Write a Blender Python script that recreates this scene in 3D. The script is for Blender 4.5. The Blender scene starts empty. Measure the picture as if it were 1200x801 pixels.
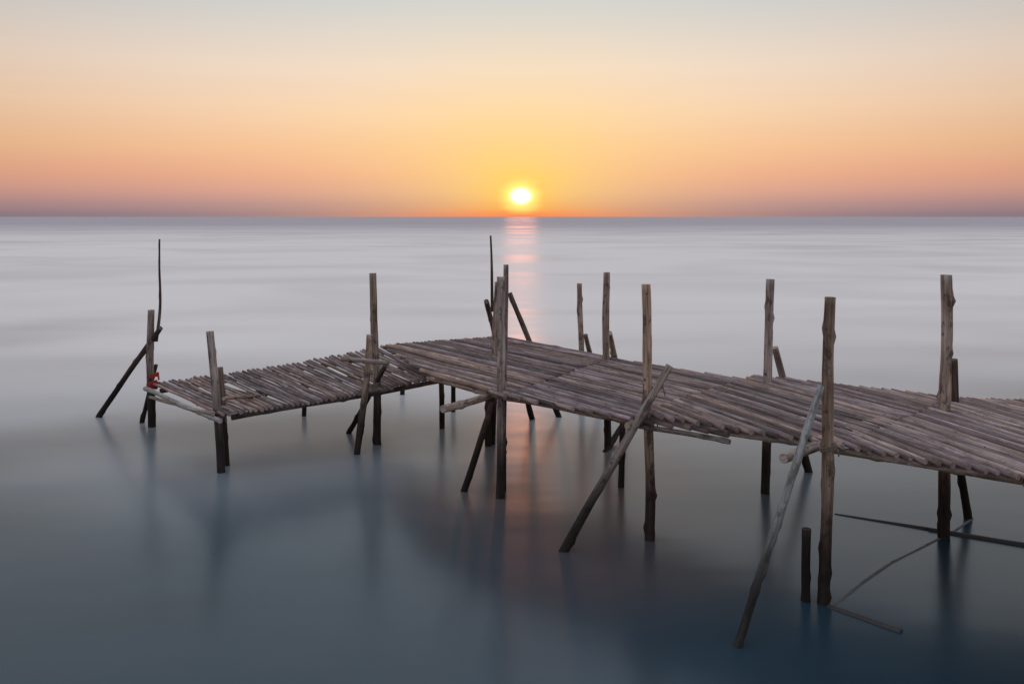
import bpy, math, random
from mathutils import Vector, Matrix, noise
random.seed(7)
R=random.uniform
sc=bpy.context.scene
H=3.0; F=1000.0
def G(px,py,z=0.0):
    Y=(H-z)*F/(py-254.0); return Vector(((px-600)/F*Y,Y,z))
def D(px,py,Y):
    return Vector(((px-600)/F*Y,Y,H-(py-254)*Y/F))
def lin(c):
    o=[]
    for v in c[:3]:
        v/=255.0
        o.append(v/12.92 if v<=0.04045 else ((v+0.055)/1.055)**2.4)
    return (*o,1)
# ---------------- camera
cam=bpy.data.cameras.new("camera"); co=bpy.data.objects.new("camera",cam); sc.collection.objects.link(co)
co.location=(0,0,H); co.rotation_euler=(math.radians(90),0,0)
cam.lens=30; cam.sensor_width=36; cam.shift_y=-146.5/1200; cam.clip_end=60000; cam.clip_start=0.1
sc.camera=co
sc.view_settings.view_transform='Standard'; sc.view_settings.look='None'; sc.view_settings.exposure=0
# ---------------- sun
elev=math.radians(1.4); az=math.radians(0.6)
sd=Vector((math.sin(az)*math.cos(elev),math.cos(az)*math.cos(elev),math.sin(elev)))
sl=bpy.data.lights.new("sun","SUN"); sl.energy=0.32; sl.angle=math.radians(2.2); sl.color=(1,0.33,0.17)
so=bpy.data.objects.new("sun",sl); sc.collection.objects.link(so)
so.rotation_euler=sd.to_track_quat('Z','Y').to_euler()
# ---------------- world
w=bpy.data.worlds.new("World"); sc.world=w; w.use_nodes=True
nt=w.node_tree; N=nt.nodes; L=nt.links
for n in list(N): N.remove(n)
def node(t,**k):
    n=N.new(t)
    for a,b in k.items(): setattr(n,a,b)
    return n
def lk(s,d): L.new(s,d)
def M(op,a,b=None,c=None):
    n=N.new('ShaderNodeMath'); n.operation=op
    for i,v in enumerate((a,b,c)):
        if v is None: continue
        if isinstance(v,(int,float)): n.inputs[i].default_value=v
        else: L.new(v,n.inputs[i])
    return n.outputs[0]
def mix(a,b,f,bt='MIX'):
    n=N.new('ShaderNodeMix'); n.data_type='RGBA'; n.blend_type=bt
    for s,v in ((n.inputs[0],f),(n.inputs[6],a),(n.inputs[7],b)):
        if isinstance(v,(int,float,tuple)): s.default_value=v
        else: L.new(v,s)
    return n.outputs[2]
def ramp(fac,stops,interp='EASE'):
    n=N.new('ShaderNodeValToRGB'); n.color_ramp.interpolation=interp
    e=n.color_ramp.elements
    while len(e)<len(stops): e.new(0.5)
    for el,(p,c) in zip(e,stops): el.position=p; el.color=c
    L.new(fac,n.inputs[0]); return n.outputs[0]
def tex(src,scale,detail=4,rough=0.6,dist=0.0):
    n=N.new('ShaderNodeTexNoise'); L.new(src,n.inputs['Vector']); n.inputs['Scale'].default_value=scale
    n.inputs['Detail'].default_value=detail; n.inputs['Roughness'].default_value=rough; n.inputs['Distortion'].default_value=dist
    return n.outputs['Fac']
def vec_scale(src,s):
    n=N.new('ShaderNodeMapping'); L.new(src,n.inputs[0]); n.inputs['Scale'].default_value=s; return n.outputs[0]
def mrange(v,a,b,lo=0,hi=1,interp='SMOOTHSTEP'):
    r=N.new('ShaderNodeMapRange'); r.interpolation_type=interp; L.new(v,r.inputs[0])
    for i,x in enumerate((a,b,lo,hi)): r.inputs[i+1].default_value=x
    return r.outputs[0]
tc=node('ShaderNodeTexCoord')
nm=node('ShaderNodeVectorMath',operation='NORMALIZE'); lk(tc.outputs['Generated'],nm.inputs[0])
sp=node('ShaderNodeSeparateXYZ'); lk(nm.outputs[0],sp.inputs[0])
z=M('SQRT',M('MAXIMUM',sp.outputs[2],0.0))
def q(s): return math.sqrt(s)
base=ramp(z,[(0.0,lin((142,132,142))),(q(.004),lin((152,133,142))),(q(.015),lin((184,147,147))),(q(.030),lin((220,164,148))),(q(.050),lin((241,178,146))),
  (q(.08),lin((251,198,156))),(q(.12),lin((252,214,180))),(q(.17),lin((243,221,203))),(q(.245),lin((209,212,211))),
  (q(.38),lin((198,207,217))),(1.0,lin((220,227,236)))],'LINEAR')
wob=tex(vec_scale(nm.outputs[0],(9,9,70)),1.0,3,0.6)
hz=tex(vec_scale(nm.outputs[0],(1.5,1.5,26)),1.0,4,0.55,0.2)
dx=M('SUBTRACT',sp.outputs[0],sd.x); dz=M('MULTIPLY',M('SUBTRACT',sp.outputs[2],sd.z),1.3)
front=mrange(sp.outputs[1],0.0,0.3,2.0,0.0)
ang=M('ADD',M('SQRT',M('ADD',M('MULTIPLY',dx,dx),M('MULTIPLY',dz,dz))),front)
angw=M('MULTIPLY',ang,M('ADD',0.55,M('MULTIPLY',wob,0.9)))
broad=M('EXPONENT',M('MULTIPLY',M('POWER',M('DIVIDE',ang,0.15),1.3),-1.0))
c1=mix(base,lin((255,224,130)),M('MULTIPLY',broad,0.75))
low=M('EXPONENT',M('MULTIPLY',M('MAXIMUM',sp.outputs[2],0.0),-62.0))
c2=mix(c1,lin((240,98,80)),M('MULTIPLY',M('MULTIPLY',low,M('EXPONENT',M('MULTIPLY',M('DIVIDE',ang,0.13),-1.0))),1.0))
halo=M('EXPONENT',M('MULTIPLY',M('POWER',M('DIVIDE',angw,0.038),1.1),-1.0))
c3=mix(c2,lin((255,212,66)),M('MULTIPLY',halo,0.95))
low2=M('EXPONENT',M('MULTIPLY',M('MAXIMUM',sp.outputs[2],0.0),-120.0))
c3=mix(c3,(0.92,0.16,0.08,1),M('MULTIPLY',M('MULTIPLY',low2,M('EXPONENT',M('MULTIPLY',M('DIVIDE',ang,0.07),-1.0))),1.15))
c4=mix(c3,(1.5,1.05,0.28,1),mrange(angw,0.032,0.006))
c4=mix(c4,(1.8,1.7,1.3,1),mrange(ang,0.016,0.006))
c5=mix(c4,mix(c4,(0.80,0.85,0.95,1),1.0,'MULTIPLY'),mrange(sp.outputs[1],0.75,-0.5))
dim=M('ADD',M('ADD',0.98,M('MULTIPLY',hz,0.045)),M('MAXIMUM',M('MULTIPLY',M('MULTIPLY',sp.outputs[0],sp.outputs[0]),-0.7),-0.2))
cb=node('ShaderNodeCombineXYZ'); lk(dim,cb.inputs[0]); lk(dim,cb.inputs[1]); lk(dim,cb.inputs[2])
c6=mix(c5,cb.outputs[0],1.0,'MULTIPLY')
sky=node('ShaderNodeTexSky',sky_type='NISHITA'); sky.sun_disc=False; sky.sun_elevation=elev; sky.sun_rotation=az
bg1=node('ShaderNodeBackground'); lk(c6,bg1.inputs[0]); bg1.inputs[1].default_value=1.0
bg2=node('ShaderNodeBackground'); lk(sky.outputs[0],bg2.inputs[0]); bg2.inputs[1].default_value=0.002
ad=node('ShaderNodeAddShader'); lk(bg1.outputs[0],ad.inputs[0]); lk(bg2.outputs[0],ad.inputs[1])
ow=node('ShaderNodeOutputWorld'); lk(ad.outputs[0],ow.inputs[0])
# ---------------- materials
def newmat(name):
    global nt,N,L
    m=bpy.data.materials.new(name); m.use_nodes=True; nt=m.node_tree; N=nt.nodes; L=nt.links
    return m,N['Principled BSDF']
def wood(name,dark,midc,light,wet=True,barkamt=.7,spread=.13):
    m,b=newmat(name)
    uv=N.new('ShaderNodeTexCoord').outputs['UV']
    at=N.new('ShaderNodeAttribute'); at.attribute_name='tone'; at.attribute_type='GEOMETRY'
    g1=tex(vec_scale(uv,(38,2.2,1)),1.0,6,0.65,0.4)
    g2=tex(vec_scale(uv,(9,1.6,1)),1.0,4,0.6)
    g3=tex(vec_scale(uv,(140,9,1)),1.0,3,0.7)
    f=M('ADD',M('MULTIPLY',g1,0.6),M('MULTIPLY',g2,0.4))
    c=ramp(f,[(0.49-spread,dark),(0.5,midc),(0.5+spread,light)],'LINEAR')
    t=M('ADD',0.42,M('MULTIPLY',at.outputs['Fac'],1.15))
    cb=N.new('ShaderNodeCombineXYZ')
    for i in range(3): L.new(t,cb.inputs[i])
    c=mix(c,cb.outputs[0],1.0,'MULTIPLY')
    # some poles browner, some mauve-grey
    hue=ramp(M('FRACT',M('MULTIPLY',at.outputs['Fac'],13.7)),[(0.0,(1.18,0.98,0.82,1)),(0.5,(1,1,1,1)),(1.0,(1.0,0.92,1.02,1))],'LINEAR')
    c=mix(c,hue,1.0,'MULTIPLY')
    bark=ramp(tex(vec_scale(uv,(9,4.5,1)),1.0,6,0.72),[(0.53,(0,0,0,1)),(0.59,(1,1,1,1))],'LINEAR')
    c=mix(c,(0.065,0.043,0.033,1),M('MULTIPLY',bark,barkamt))
    kn=ramp(tex(vec_scale(uv,(22,13,1)),1.0,2,0.5),[(0.70,(0,0,0,1)),(0.74,(1,1,1,1))],'LINEAR')
    c=mix(c,(0.02,0.014,0.012,1),M('MULTIPLY',kn,0.8))
    if wet:
        ge=N.new('ShaderNodeNewGeometry'); s=N.new('ShaderNodeSeparateXYZ'); L.new(ge.outputs['Position'],s.inputs[0])
        wz=M('ADD',s.outputs[2],M('MULTIPLY',g2,-0.3))
        c=mix(c,(0.013,0.010,0.009,1),M('MULTIPLY',mrange(wz,0.95,0.15),0.94))
    L.new(c,b.inputs['Base Color']); b.inputs['Roughness'].default_value=0.85
    b.inputs['Specular IOR Level'].default_value=0.25
    bp=N.new('ShaderNodeBump'); bp.inputs['Strength'].default_value=1.0 if wet else 0.6; bp.inputs['Distance'].default_value=0.012 if wet else 0.006
    L.new(M('ADD',M('ADD',M('MULTIPLY',g1,0.7),M('MULTIPLY',g3,0.4)),M('MULTIPLY',bark,0.25)),bp.inputs['Height']); L.new(bp.outputs[0],b.inputs['Normal'])
    return m
m_post=wood("weathered_post_wood",(0.10,0.075,0.062,1),(0.28,0.225,0.19,1),(0.50,0.43,0.38,1))
m_pale_post=wood("bleached_pole_wood",(0.20,0.175,0.16,1),(0.36,0.33,0.305,1),(0.54,0.50,0.48,1),wet=False,barkamt=.4)
m_deck=wood("weathered_deck_wood",(0.08,0.057,0.052,1),(0.225,0.172,0.160,1),(0.45,0.36,0.34,1),wet=False,barkamt=.4,spread=.17)
m_blue=wood("faded_blue_painted_wood",(0.10,0.10,0.10,1),(0.25,0.27,0.28,1),(0.45,0.49,0.50,1),barkamt=.55)
m_dark=wood("dark_bark_wood",(0.03,0.021,0.018,1),(0.10,0.073,0.06,1),(0.21,0.165,0.135,1))
def plain(name,col,rough=0.8):
    m,b=newmat(name)
    tcn=N.new('ShaderNodeTexCoord').outputs['Object']
    f=tex(tcn,60,4)
    L.new(mix(tuple(c*0.5 for c in col[:3])+(1,),col,f),b.inputs['Base Color']); b.inputs['Roughness'].default_value=rough
    return m
m_red=plain("red_rag_cloth",(0.55,0.05,0.04,1)); m_rope=plain("old_rope",(0.25,0.2,0.15,1))
m_pale=plain("pale_silty_rope",(0.15,0.165,0.175,1)); m_algae=plain("brown_waterlogged_wood",(0.085,0.070,0.064,1))
# water
mw,b=newmat("calm_sea_water")
ge=N.new('ShaderNodeNewGeometry').outputs['Position']
s=N.new('ShaderNodeSeparateXYZ'); L.new(ge,s.inputs[0])
n1=tex(vec_scale(ge,(0.09,0.20,1)),1.0,2,0.4,0.4)
n3=tex(vec_scale(ge,(0.011,0.022,1)),1.0,2,0.45,0.5)
n4=tex(vec_scale(ge,(0.055,0.09,1)),1.0,2,0.45,0.8)
n5=tex(vec_scale(ge,(0.28,0.7,1)),1.0,3,0.5,0.3)
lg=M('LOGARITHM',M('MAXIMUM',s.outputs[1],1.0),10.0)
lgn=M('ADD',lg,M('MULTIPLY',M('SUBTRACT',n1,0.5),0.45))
deep=mix((0.008,0.022,0.035,1),(0.028,0.060,0.083,1),mrange(M('ADD',n1,M('MULTIPLY',M('SUBTRACT',n5,.5),.3)),0.30,0.68))
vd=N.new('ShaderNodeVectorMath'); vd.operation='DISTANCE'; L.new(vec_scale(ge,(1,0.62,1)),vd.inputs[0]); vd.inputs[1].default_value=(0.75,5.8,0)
bed_reflect=M('MULTIPLY',mrange(vd.outputs['Value'],2.6,0.0),mrange(n5,0.25,0.62,0.35,1.0))
deep=mix(deep,(0.17,0.08,0.055,1),M('MULTIPLY',bed_reflect,0.75))  # sandy bed tint, with deck shade and warm reflection painted into water colour
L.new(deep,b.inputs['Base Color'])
L.new(M('ADD',mrange(lg,0.85,1.6,0.205,0.36),M('MULTIPLY',n3,0.04)),b.inputs['Roughness'])
b.inputs['IOR'].default_value=1.40
bp=N.new('ShaderNodeBump'); bp.inputs['Strength'].default_value=0.10; bp.inputs['Distance'].default_value=0.1
L.new(tex(vec_scale(ge,(0.5,0.9,1)),1.0,2,0.4),bp.inputs['Height']); L.new(bp.outputs[0],b.inputs['Normal'])
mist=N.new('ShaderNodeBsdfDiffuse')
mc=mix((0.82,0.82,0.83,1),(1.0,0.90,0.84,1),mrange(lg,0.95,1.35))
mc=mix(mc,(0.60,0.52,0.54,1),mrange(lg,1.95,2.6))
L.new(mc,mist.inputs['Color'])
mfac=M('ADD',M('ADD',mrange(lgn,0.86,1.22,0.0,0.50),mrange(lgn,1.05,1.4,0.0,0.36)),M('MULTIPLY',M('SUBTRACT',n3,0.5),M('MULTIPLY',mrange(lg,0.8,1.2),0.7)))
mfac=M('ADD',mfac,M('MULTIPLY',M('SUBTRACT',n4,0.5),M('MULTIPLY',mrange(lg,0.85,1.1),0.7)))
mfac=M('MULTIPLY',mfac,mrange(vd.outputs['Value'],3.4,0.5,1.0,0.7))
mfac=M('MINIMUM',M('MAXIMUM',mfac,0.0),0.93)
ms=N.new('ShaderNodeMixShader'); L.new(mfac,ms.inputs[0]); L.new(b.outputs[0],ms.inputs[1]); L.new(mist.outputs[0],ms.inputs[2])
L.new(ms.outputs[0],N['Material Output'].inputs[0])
S=25000
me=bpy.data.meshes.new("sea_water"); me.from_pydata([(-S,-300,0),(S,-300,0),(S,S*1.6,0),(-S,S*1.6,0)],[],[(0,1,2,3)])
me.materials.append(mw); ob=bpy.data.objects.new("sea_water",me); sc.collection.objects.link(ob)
ob["kind"]="structure"; ob["label"]="smooth misty sea reflecting the sunset sky"
# ---------------- pole geometry
class Geo:
    def __init__(s): s.v=[];s.f=[];s.uv=[];s.t=[]
    def pole(s,p0,p1,r0,r1,bend=0.012,sides=12,step=0.06,knots=True,tone=None,flat=1.0,rough=0.06):
        p0=Vector(p0);p1=Vector(p1);d=p1-p0;ln=d.length
        if ln<0.02: return
        d.normalize(); up=Vector((0,0,1)) if abs(d.z)<0.8 else Vector((0,1,0))
        a=d.cross(up).normalized(); b_=a.cross(d).normalized()
        n=max(2,int(ln/step)); base=len(s.v); seed=R(0,500); tone=R(0.3,0.75) if tone is None else tone
        kn=[(R(0.05,.95)*ln,R(0,6.28),R(.2,.55)) for _ in range(int(ln*5))] if knots else []
        uo=R(0,50);vo=R(0,50)
        o0=Vector((noise.noise((seed,0,0)),noise.noise((seed,7,0)))) ; o1=Vector((noise.noise((seed,ln*.9,0)),noise.noise((seed,7,ln*.9))))
        for i in range(n+1):
            t=i/n; L0=t*ln
            oo=Vector((noise.noise((seed,L0*.9,0)),noise.noise((seed,7,L0*.9))))-o0.lerp(o1,t)
            off=(a*oo.x+b_*oo.y)*bend*2.2
            r=(r0*(1-t)+r1*t)*(1+rough*noise.noise((seed,L0*3,3))*1.3)
            for k in range(sides):
                an=2*math.pi*k/sides
                rr=r*(1+rough*noise.noise((seed+math.cos(an)*1.3,L0*2.2,math.sin(an)*1.3))*1.8)
                for (kl,ka,kh) in kn:
                    dd=((L0-kl)/0.03)**2+((math.atan2(math.sin(an-ka),math.cos(an-ka)))/.45)**2
                    if dd<4: rr+=r*kh*math.exp(-dd)
                s.v.append(p0+d*L0+off+a*(math.cos(an)*rr)+b_*(math.sin(an)*rr*flat))
        for i in range(n):
            for k in range(sides):
                k2=(k+1)%sides
                s.f.append((base+i*sides+k,base+i*sides+k2,base+(i+1)*sides+k2,base+(i+1)*sides+k))
                u0=uo+k*r0*6.28/sides;u1=uo+(k+1)*r0*6.28/sides;v0=vo+i*ln/n;v1=vo+(i+1)*ln/n
                s.uv+=[(u0,v0),(u1,v0),(u1,v1),(u0,v1)]; s.t+=[tone]*4
        for e,rev in ((0,True),(n,False)):
            idx=[base+e*sides+k for k in range(sides)]
            if rev: idx.reverse()
            s.f.append(tuple(idx)); s.uv+=[(uo+R(0,.1),vo+R(0,.1)) for _ in idx]; s.t+=[min(1,tone+.25)]*sides
    def obj(s,name,mats,loc=(0,0,0)):
        loc=Vector(loc)
        me=bpy.data.meshes.new(name); me.from_pydata([tuple(Vector(v)-loc) for v in s.v],[],s.f)
        uvl=me.uv_layers.new(name="UVMap")
        for i,u in enumerate(s.uv): uvl.data[i].uv=u
        at=me.attributes.new("tone",'FLOAT','CORNER')
        for i,t in enumerate(s.t): at.data[i].value=t
        me.materials.append(mats)
        for p in me.polygons: p.use_smooth=len(p.vertices)==4
        me.update()
        o=bpy.data.objects.new(name,me); o.location=loc; sc.collection.objects.link(o); return o
pier=bpy.data.objects.new("wooden_pier",None); sc.collection.objects.link(pier)
pier.location=(1.5,8.5,0); pier["category"]="pier"
pier["label"]="rickety pier of weathered grey wooden poles standing in calm sea"
bpy.context.view_layer.update()
def child(o,label=None):
    o.parent=pier; o.matrix_parent_inverse=Matrix.Translation(-pier.location)
    if label: o["label"]=label
    return o
def member(kind,p0,p1,r0,r1,mat=None,label=None,**k):
    g=Geo(); g.pole(p0,p1,r0,r1,**k); return child(g.obj(kind,mat or m_post,p0),label)
def post(foot,top,w,mat=None,kind="post",r1=None,sink=0.8,**k):
    p=G(*foot); q_=D(top[0],top[1],p.y); r=w*p.y/F/2
    d=(p-q_); p=p+d*(sink/abs(d.z))
    return member(kind,p,q_,r*1.06,(r1 or r*0.92),mat,**k)
def brace(foot,top,Yt,w,mat=None,kind="brace",ext=0.5,**k):
    p=G(*foot); q_=D(top[0],top[1],Yt); r=w*(p.y+Yt)/2/F/2
    d=(p-q_).normalized(); p=p+d*ext
    return member(kind,p,q_,r*1.1,r*.88,mat,**k)
# --- posts
post((965,706),(973,348),13.8); post((763,632),(757,333),11.5); post((587,583),(587,324),10)
post((590,575),(593,310),6.5)
post((443,520),(437,320),9); post((420,532),(433,392),8,bend=.03); post((260,553),(246,388),9.5); post((266,545),(258,430),6.5)
post((178,500),(177,363),8.5)
post((1106,630),(1109,322),13); post((896,576),(903,327),10.5); post((711,524),(711,319),8.5); post((727,570),(730,487),7.5)
post((681,484),(679,332),6.5); post((577,520),(583,330),7)
post((517,502),(517,438),6.5); post((531,482),(531,440),5.5); post((472,462),(472,445),6); post((357,487),(357,468),6)
post((571,522),(573,455),8)
# --- twigs
Y6=G(178,500).y
member("twig",D(183,400,Y6),D(187,280,Y6),.024,.011,m_dark,bend=.04,step=.08)
member("twig",D(577,365,12.6),D(575,276,12.6),.026,.013,m_dark,bend=.02,step=.08)
# --- braces
brace((116,488),(188,384),Y6-.1,6.5,m_dark,bend=.02); brace((166,495),(183,427),Y6+.2,5,m_dark)
brace((660,645),(785,428),G(763,632).y-.12,10,m_post)
brace((861,757),(962,452),G(965,706).y-.1,9.5,m_blue,label="brace pole with faded blue paint",bend=.02)
brace((543,575),(578,470),9.3,8,m_dark); 
brace((1134,607),(1118,421),8.3,9,m_dark,bend=.03)
brace((948,552),(908,407),9.75,9,m_post)
brace((712,526),(728,500),11.6,7,m_dark)
brace((735,490),(714,390),11.3,7); brace((705,470),(686,392),13.5,6,m_dark)
brace((655,488),(597,343),13.0,6.5,m_dark); brace((625,490),(612,440),12,7,m_dark)
brace((590,440),(570,353),12.6,6,m_dark)
brace((408,507),(452,428),11.1,6,m_dark)
# --- crossbeams (log stubs lashed to posts)
member("crossbeam",D(918,537,6.45),G(1120,470,1.12),.038,.038,m_post)
member("crossbeam",D(735,499,7.75),G(905,452,1.06),.034,.034)
member("crossbeam",D(519,479,8.6),G(705,424,1.03),.040,.038)
member("crossbeam",D(399,420,10.5),D(456,425,10.7),.030,.028,tone=.7)
member("crossbeam",D(422,460,10.9),D(460,457,11.3),.034,.03)
member("crossbeam",D(170,455,11.95),D(258,493,9.75),.030,.028,m_pale_post)
member("crossbeam",D(176,465,12.0),D(250,484,9.85),.022,.022,m_pale_post)
member("crossbeam",D(262,467,9.9),D(312,463,11.2),.022,.02,m_post)
# --- stringers under the deck edges
def chain(pts,zs,r):
    for a,b_,z0 in zip(pts[:-1],pts[1:],zs):
        member("stringer",(a[0],a[1],z0),(b_[0],b_[1],z0),r,r*.9,m_post)
chain([(-1.0,10.2),(-.04,9.05),(1.22,7.97)],[1.075,1.075],.030)
chain([(1.15,7.95),(1.88,7.36)],[1.06],.024)
chain([(1.22,7.95),(2.55,6.88),(3.62,6.04),(4.7,5.16)],[1.14,1.13,1.12],.03)
chain([(-.2,13.0),(1.1,11.25),(2.75,9.5),(4.2,8.5),(6.0,7.7)],[1.05,1.05,1.1,1.08],.045)
member("stringer",(-3.3,10.05,.64),(-.9,11.95,.72),.036,.033); member("stringer",(-4.95,12.0,.55),(-2.1,13.9,.74),.036,.033)
member("stringer",(-4.1,11.1,.575),(-1.5,13.0,.71),.036,.033)
# --- deck
def fill(poly,dirv,zf,sp=0.060,r=(.0225,.0265),Lmax=3.8,jit=.04,tone=(.0,1.05)):
    g=Geo(); d=Vector(dirv).normalized(); n=Vector((-d.y,d.x))
    P=[Vector(p) for p in poly]; os=[p.dot(n) for p in P]; o=min(os)+sp*.4
    while o<max(os):
        ss=[]
        for i in range(len(P)):
            a,b_=P[i],P[(i+1)%len(P)]; oa,ob_=a.dot(n),b_.dot(n)
            if (oa-o)*(ob_-o)<0:
                t=(o-oa)/(ob_-oa); ss.append((a+(b_-a)*t).dot(d))
        if len(ss)>=2:
            s0,s1=min(ss)-R(0,jit),max(ss)+R(0,jit)
            cuts=[s0]
            while s1-cuts[-1]>Lmax: cuts.append(cuts[-1]+R(.6,.95)*Lmax)
            cuts.append(s1)
            for a,b_ in zip(cuts[:-1],cuts[1:]):
                if b_-a<.05: continue
                oo=o+R(-.003,.003); rr=R(*r); sk=R(-.004,.004)
                A=d*a+n*(oo+sk); B=d*(b_+.02)+n*(oo-sk)
                dz=R(-.005,.005)
                if random.random()<.5: r0,r1=rr,rr*.9
                else: r0,r1=rr*.9,rr
                g.pole((A.x,A.y,zf(A.x,A.y)+dz),(B.x,B.y,zf(B.x,B.y)+dz+R(-.004,.004)),r0,r1,bend=.005,sides=10,step=.14,knots=random.random()<.4,tone=R(*tone),rough=.05)
        o+=sp*R(.96,1.05)
    return child(g.obj("deck",m_deck,(poly[0][0],poly[0][1],0)))
fill([(-1.88,12.35),(-.93,10.05),(-.09,8.92),(1.3,11.3),(-.2,13.26)],(-.6,.8),lambda x,y:1.13)
fill([(-.25,9.1),(1.3,7.78),(1.85,7.38),(2.95,9.55),(1.1,11.5)],(-.56,.83),lambda x,y:1.12)
fill([(1.2,7.85),(2.6,6.78),(4.4,8.55),(3.64,9.1),(2.8,9.7)],(-.38,.925),lambda x,y:1.185)
fill([(2.45,6.88),(3.59,5.98),(4.7,5.1),(6.2,7.9),(5.08,8.5),(4.3,8.6)],(-.24,.97),lambda x,y:1.19-.012*max(0,x-2.5),tone=(.1,1.15))
# wing
g=Geo(); fl,fr=Vector((-3.37,9.85,.72)),Vector((-.95,11.85,.80)); bl,br=Vector((-5.15,12.15,.62)),Vector((-2.1,14.1,.85))
n=48
for i in range(n):
    t=(i+.5)/n+R(-.002,.002)
    a=fl.lerp(fr,t); b_=bl.lerp(br,t+R(-.003,.003)); d=(b_-a).normalized()
    sag=-.04*math.sin(math.pi*t)
    a=a-d*R(0,.09)+Vector((0,0,sag+R(-.004,.004))); b_=b_+d*R(-.02,.12)+Vector((0,0,sag+R(-.004,.004)))
    rr=R(.019,.025); s_=R(.8,1)
    g.pole(a,b_,rr,rr*s_,bend=.010,sides=10,step=.14,knots=random.random()<.5,tone=R(.1,1.05))
child(g.obj("deck",m_deck,fl))
# --- lashings
def coil(c,r,mat,turns=3,name="rope_lashing",th=.006,tilt=0.3,label=None):
    g=Geo(); c=Vector(c); pts=[]
    for i in range(turns*10+1):
        an=i/10*2*math.pi; pts.append(c+Vector((math.cos(an)*r,math.sin(an)*r,(i/10-turns/2)*th*2.1+math.cos(an)*tilt*r+R(-.003,.003))))
    pts.append(pts[-1]+Vector((.02,-.03,-.10)))
    for a,b_ in zip(pts[:-1],pts[1:]): g.pole(a,b_,th,th,bend=0,sides=5,step=1,knots=False,tone=.5)
    child(g.obj(name,mat,c),label)
coil(D(178,452,Y6-.02),.066,m_red,4,th=.014,label="red cloth tie")
coil(D(180,440,Y6-.02),.066,m_red,2,th=.012,label="red cloth tie")
for px,py,Y,r in ((970,524,6.6,.056),(761,492,7.92,.055),(587,462,9.1,.055),(258,489,10,.06),(433,422,10.9,.055),(768,455,7.95,.065)):
    coil(D(px,py,Y),r,m_rope)
# ---------------- separate things in the water
def thing(name,cat,label,geo,loc,mat):
    o=geo.obj(name,mat,loc); o["category"]=cat; o["label"]=label; return o
g=Geo(); p=G(948,704); t=D(945,619,p.y); g.pole(p+Vector((0,0,-.5)),t,.036,.033); thing("wooden_stake","stake","short dark wooden stake standing in the water",g,p,m_dark)
g=Geo(); g.pole(G(978,603,-.010),G(1090,621,-.006),.018,.026,bend=.004,knots=False); g.pole(G(1088,621,-.004),G(1260,648,.002),.028,.034,bend=.006,knots=False); thing("sunken_pole","pole","long brown pole lying half submerged in the water",g,G(980,603),m_algae)
g=Geo(); pts=[G(1140,608,-.010),G(1120,622,-.010),G(1085,640,-.010),G(1045,660,-.010),G(1010,684,-.010),G(975,712,-.010)]
for a,b_ in zip(pts[:-1],pts[1:]): g.pole(a,b_,.018,.018,bend=.006,sides=8,knots=False)
thing("mooring_rope","rope","pale slack rope trailing just under the water surface",g,pts[0],m_pale)
g=Geo(); g.pole(G(970,712,-.018),G(1056,742,-.016),.032,.034,bend=.004,knots=False,rough=.03); thing("driftwood_pole","driftwood","thin wet branch floating beside the pier post",g,G(970,712),m_algae)
print("done")
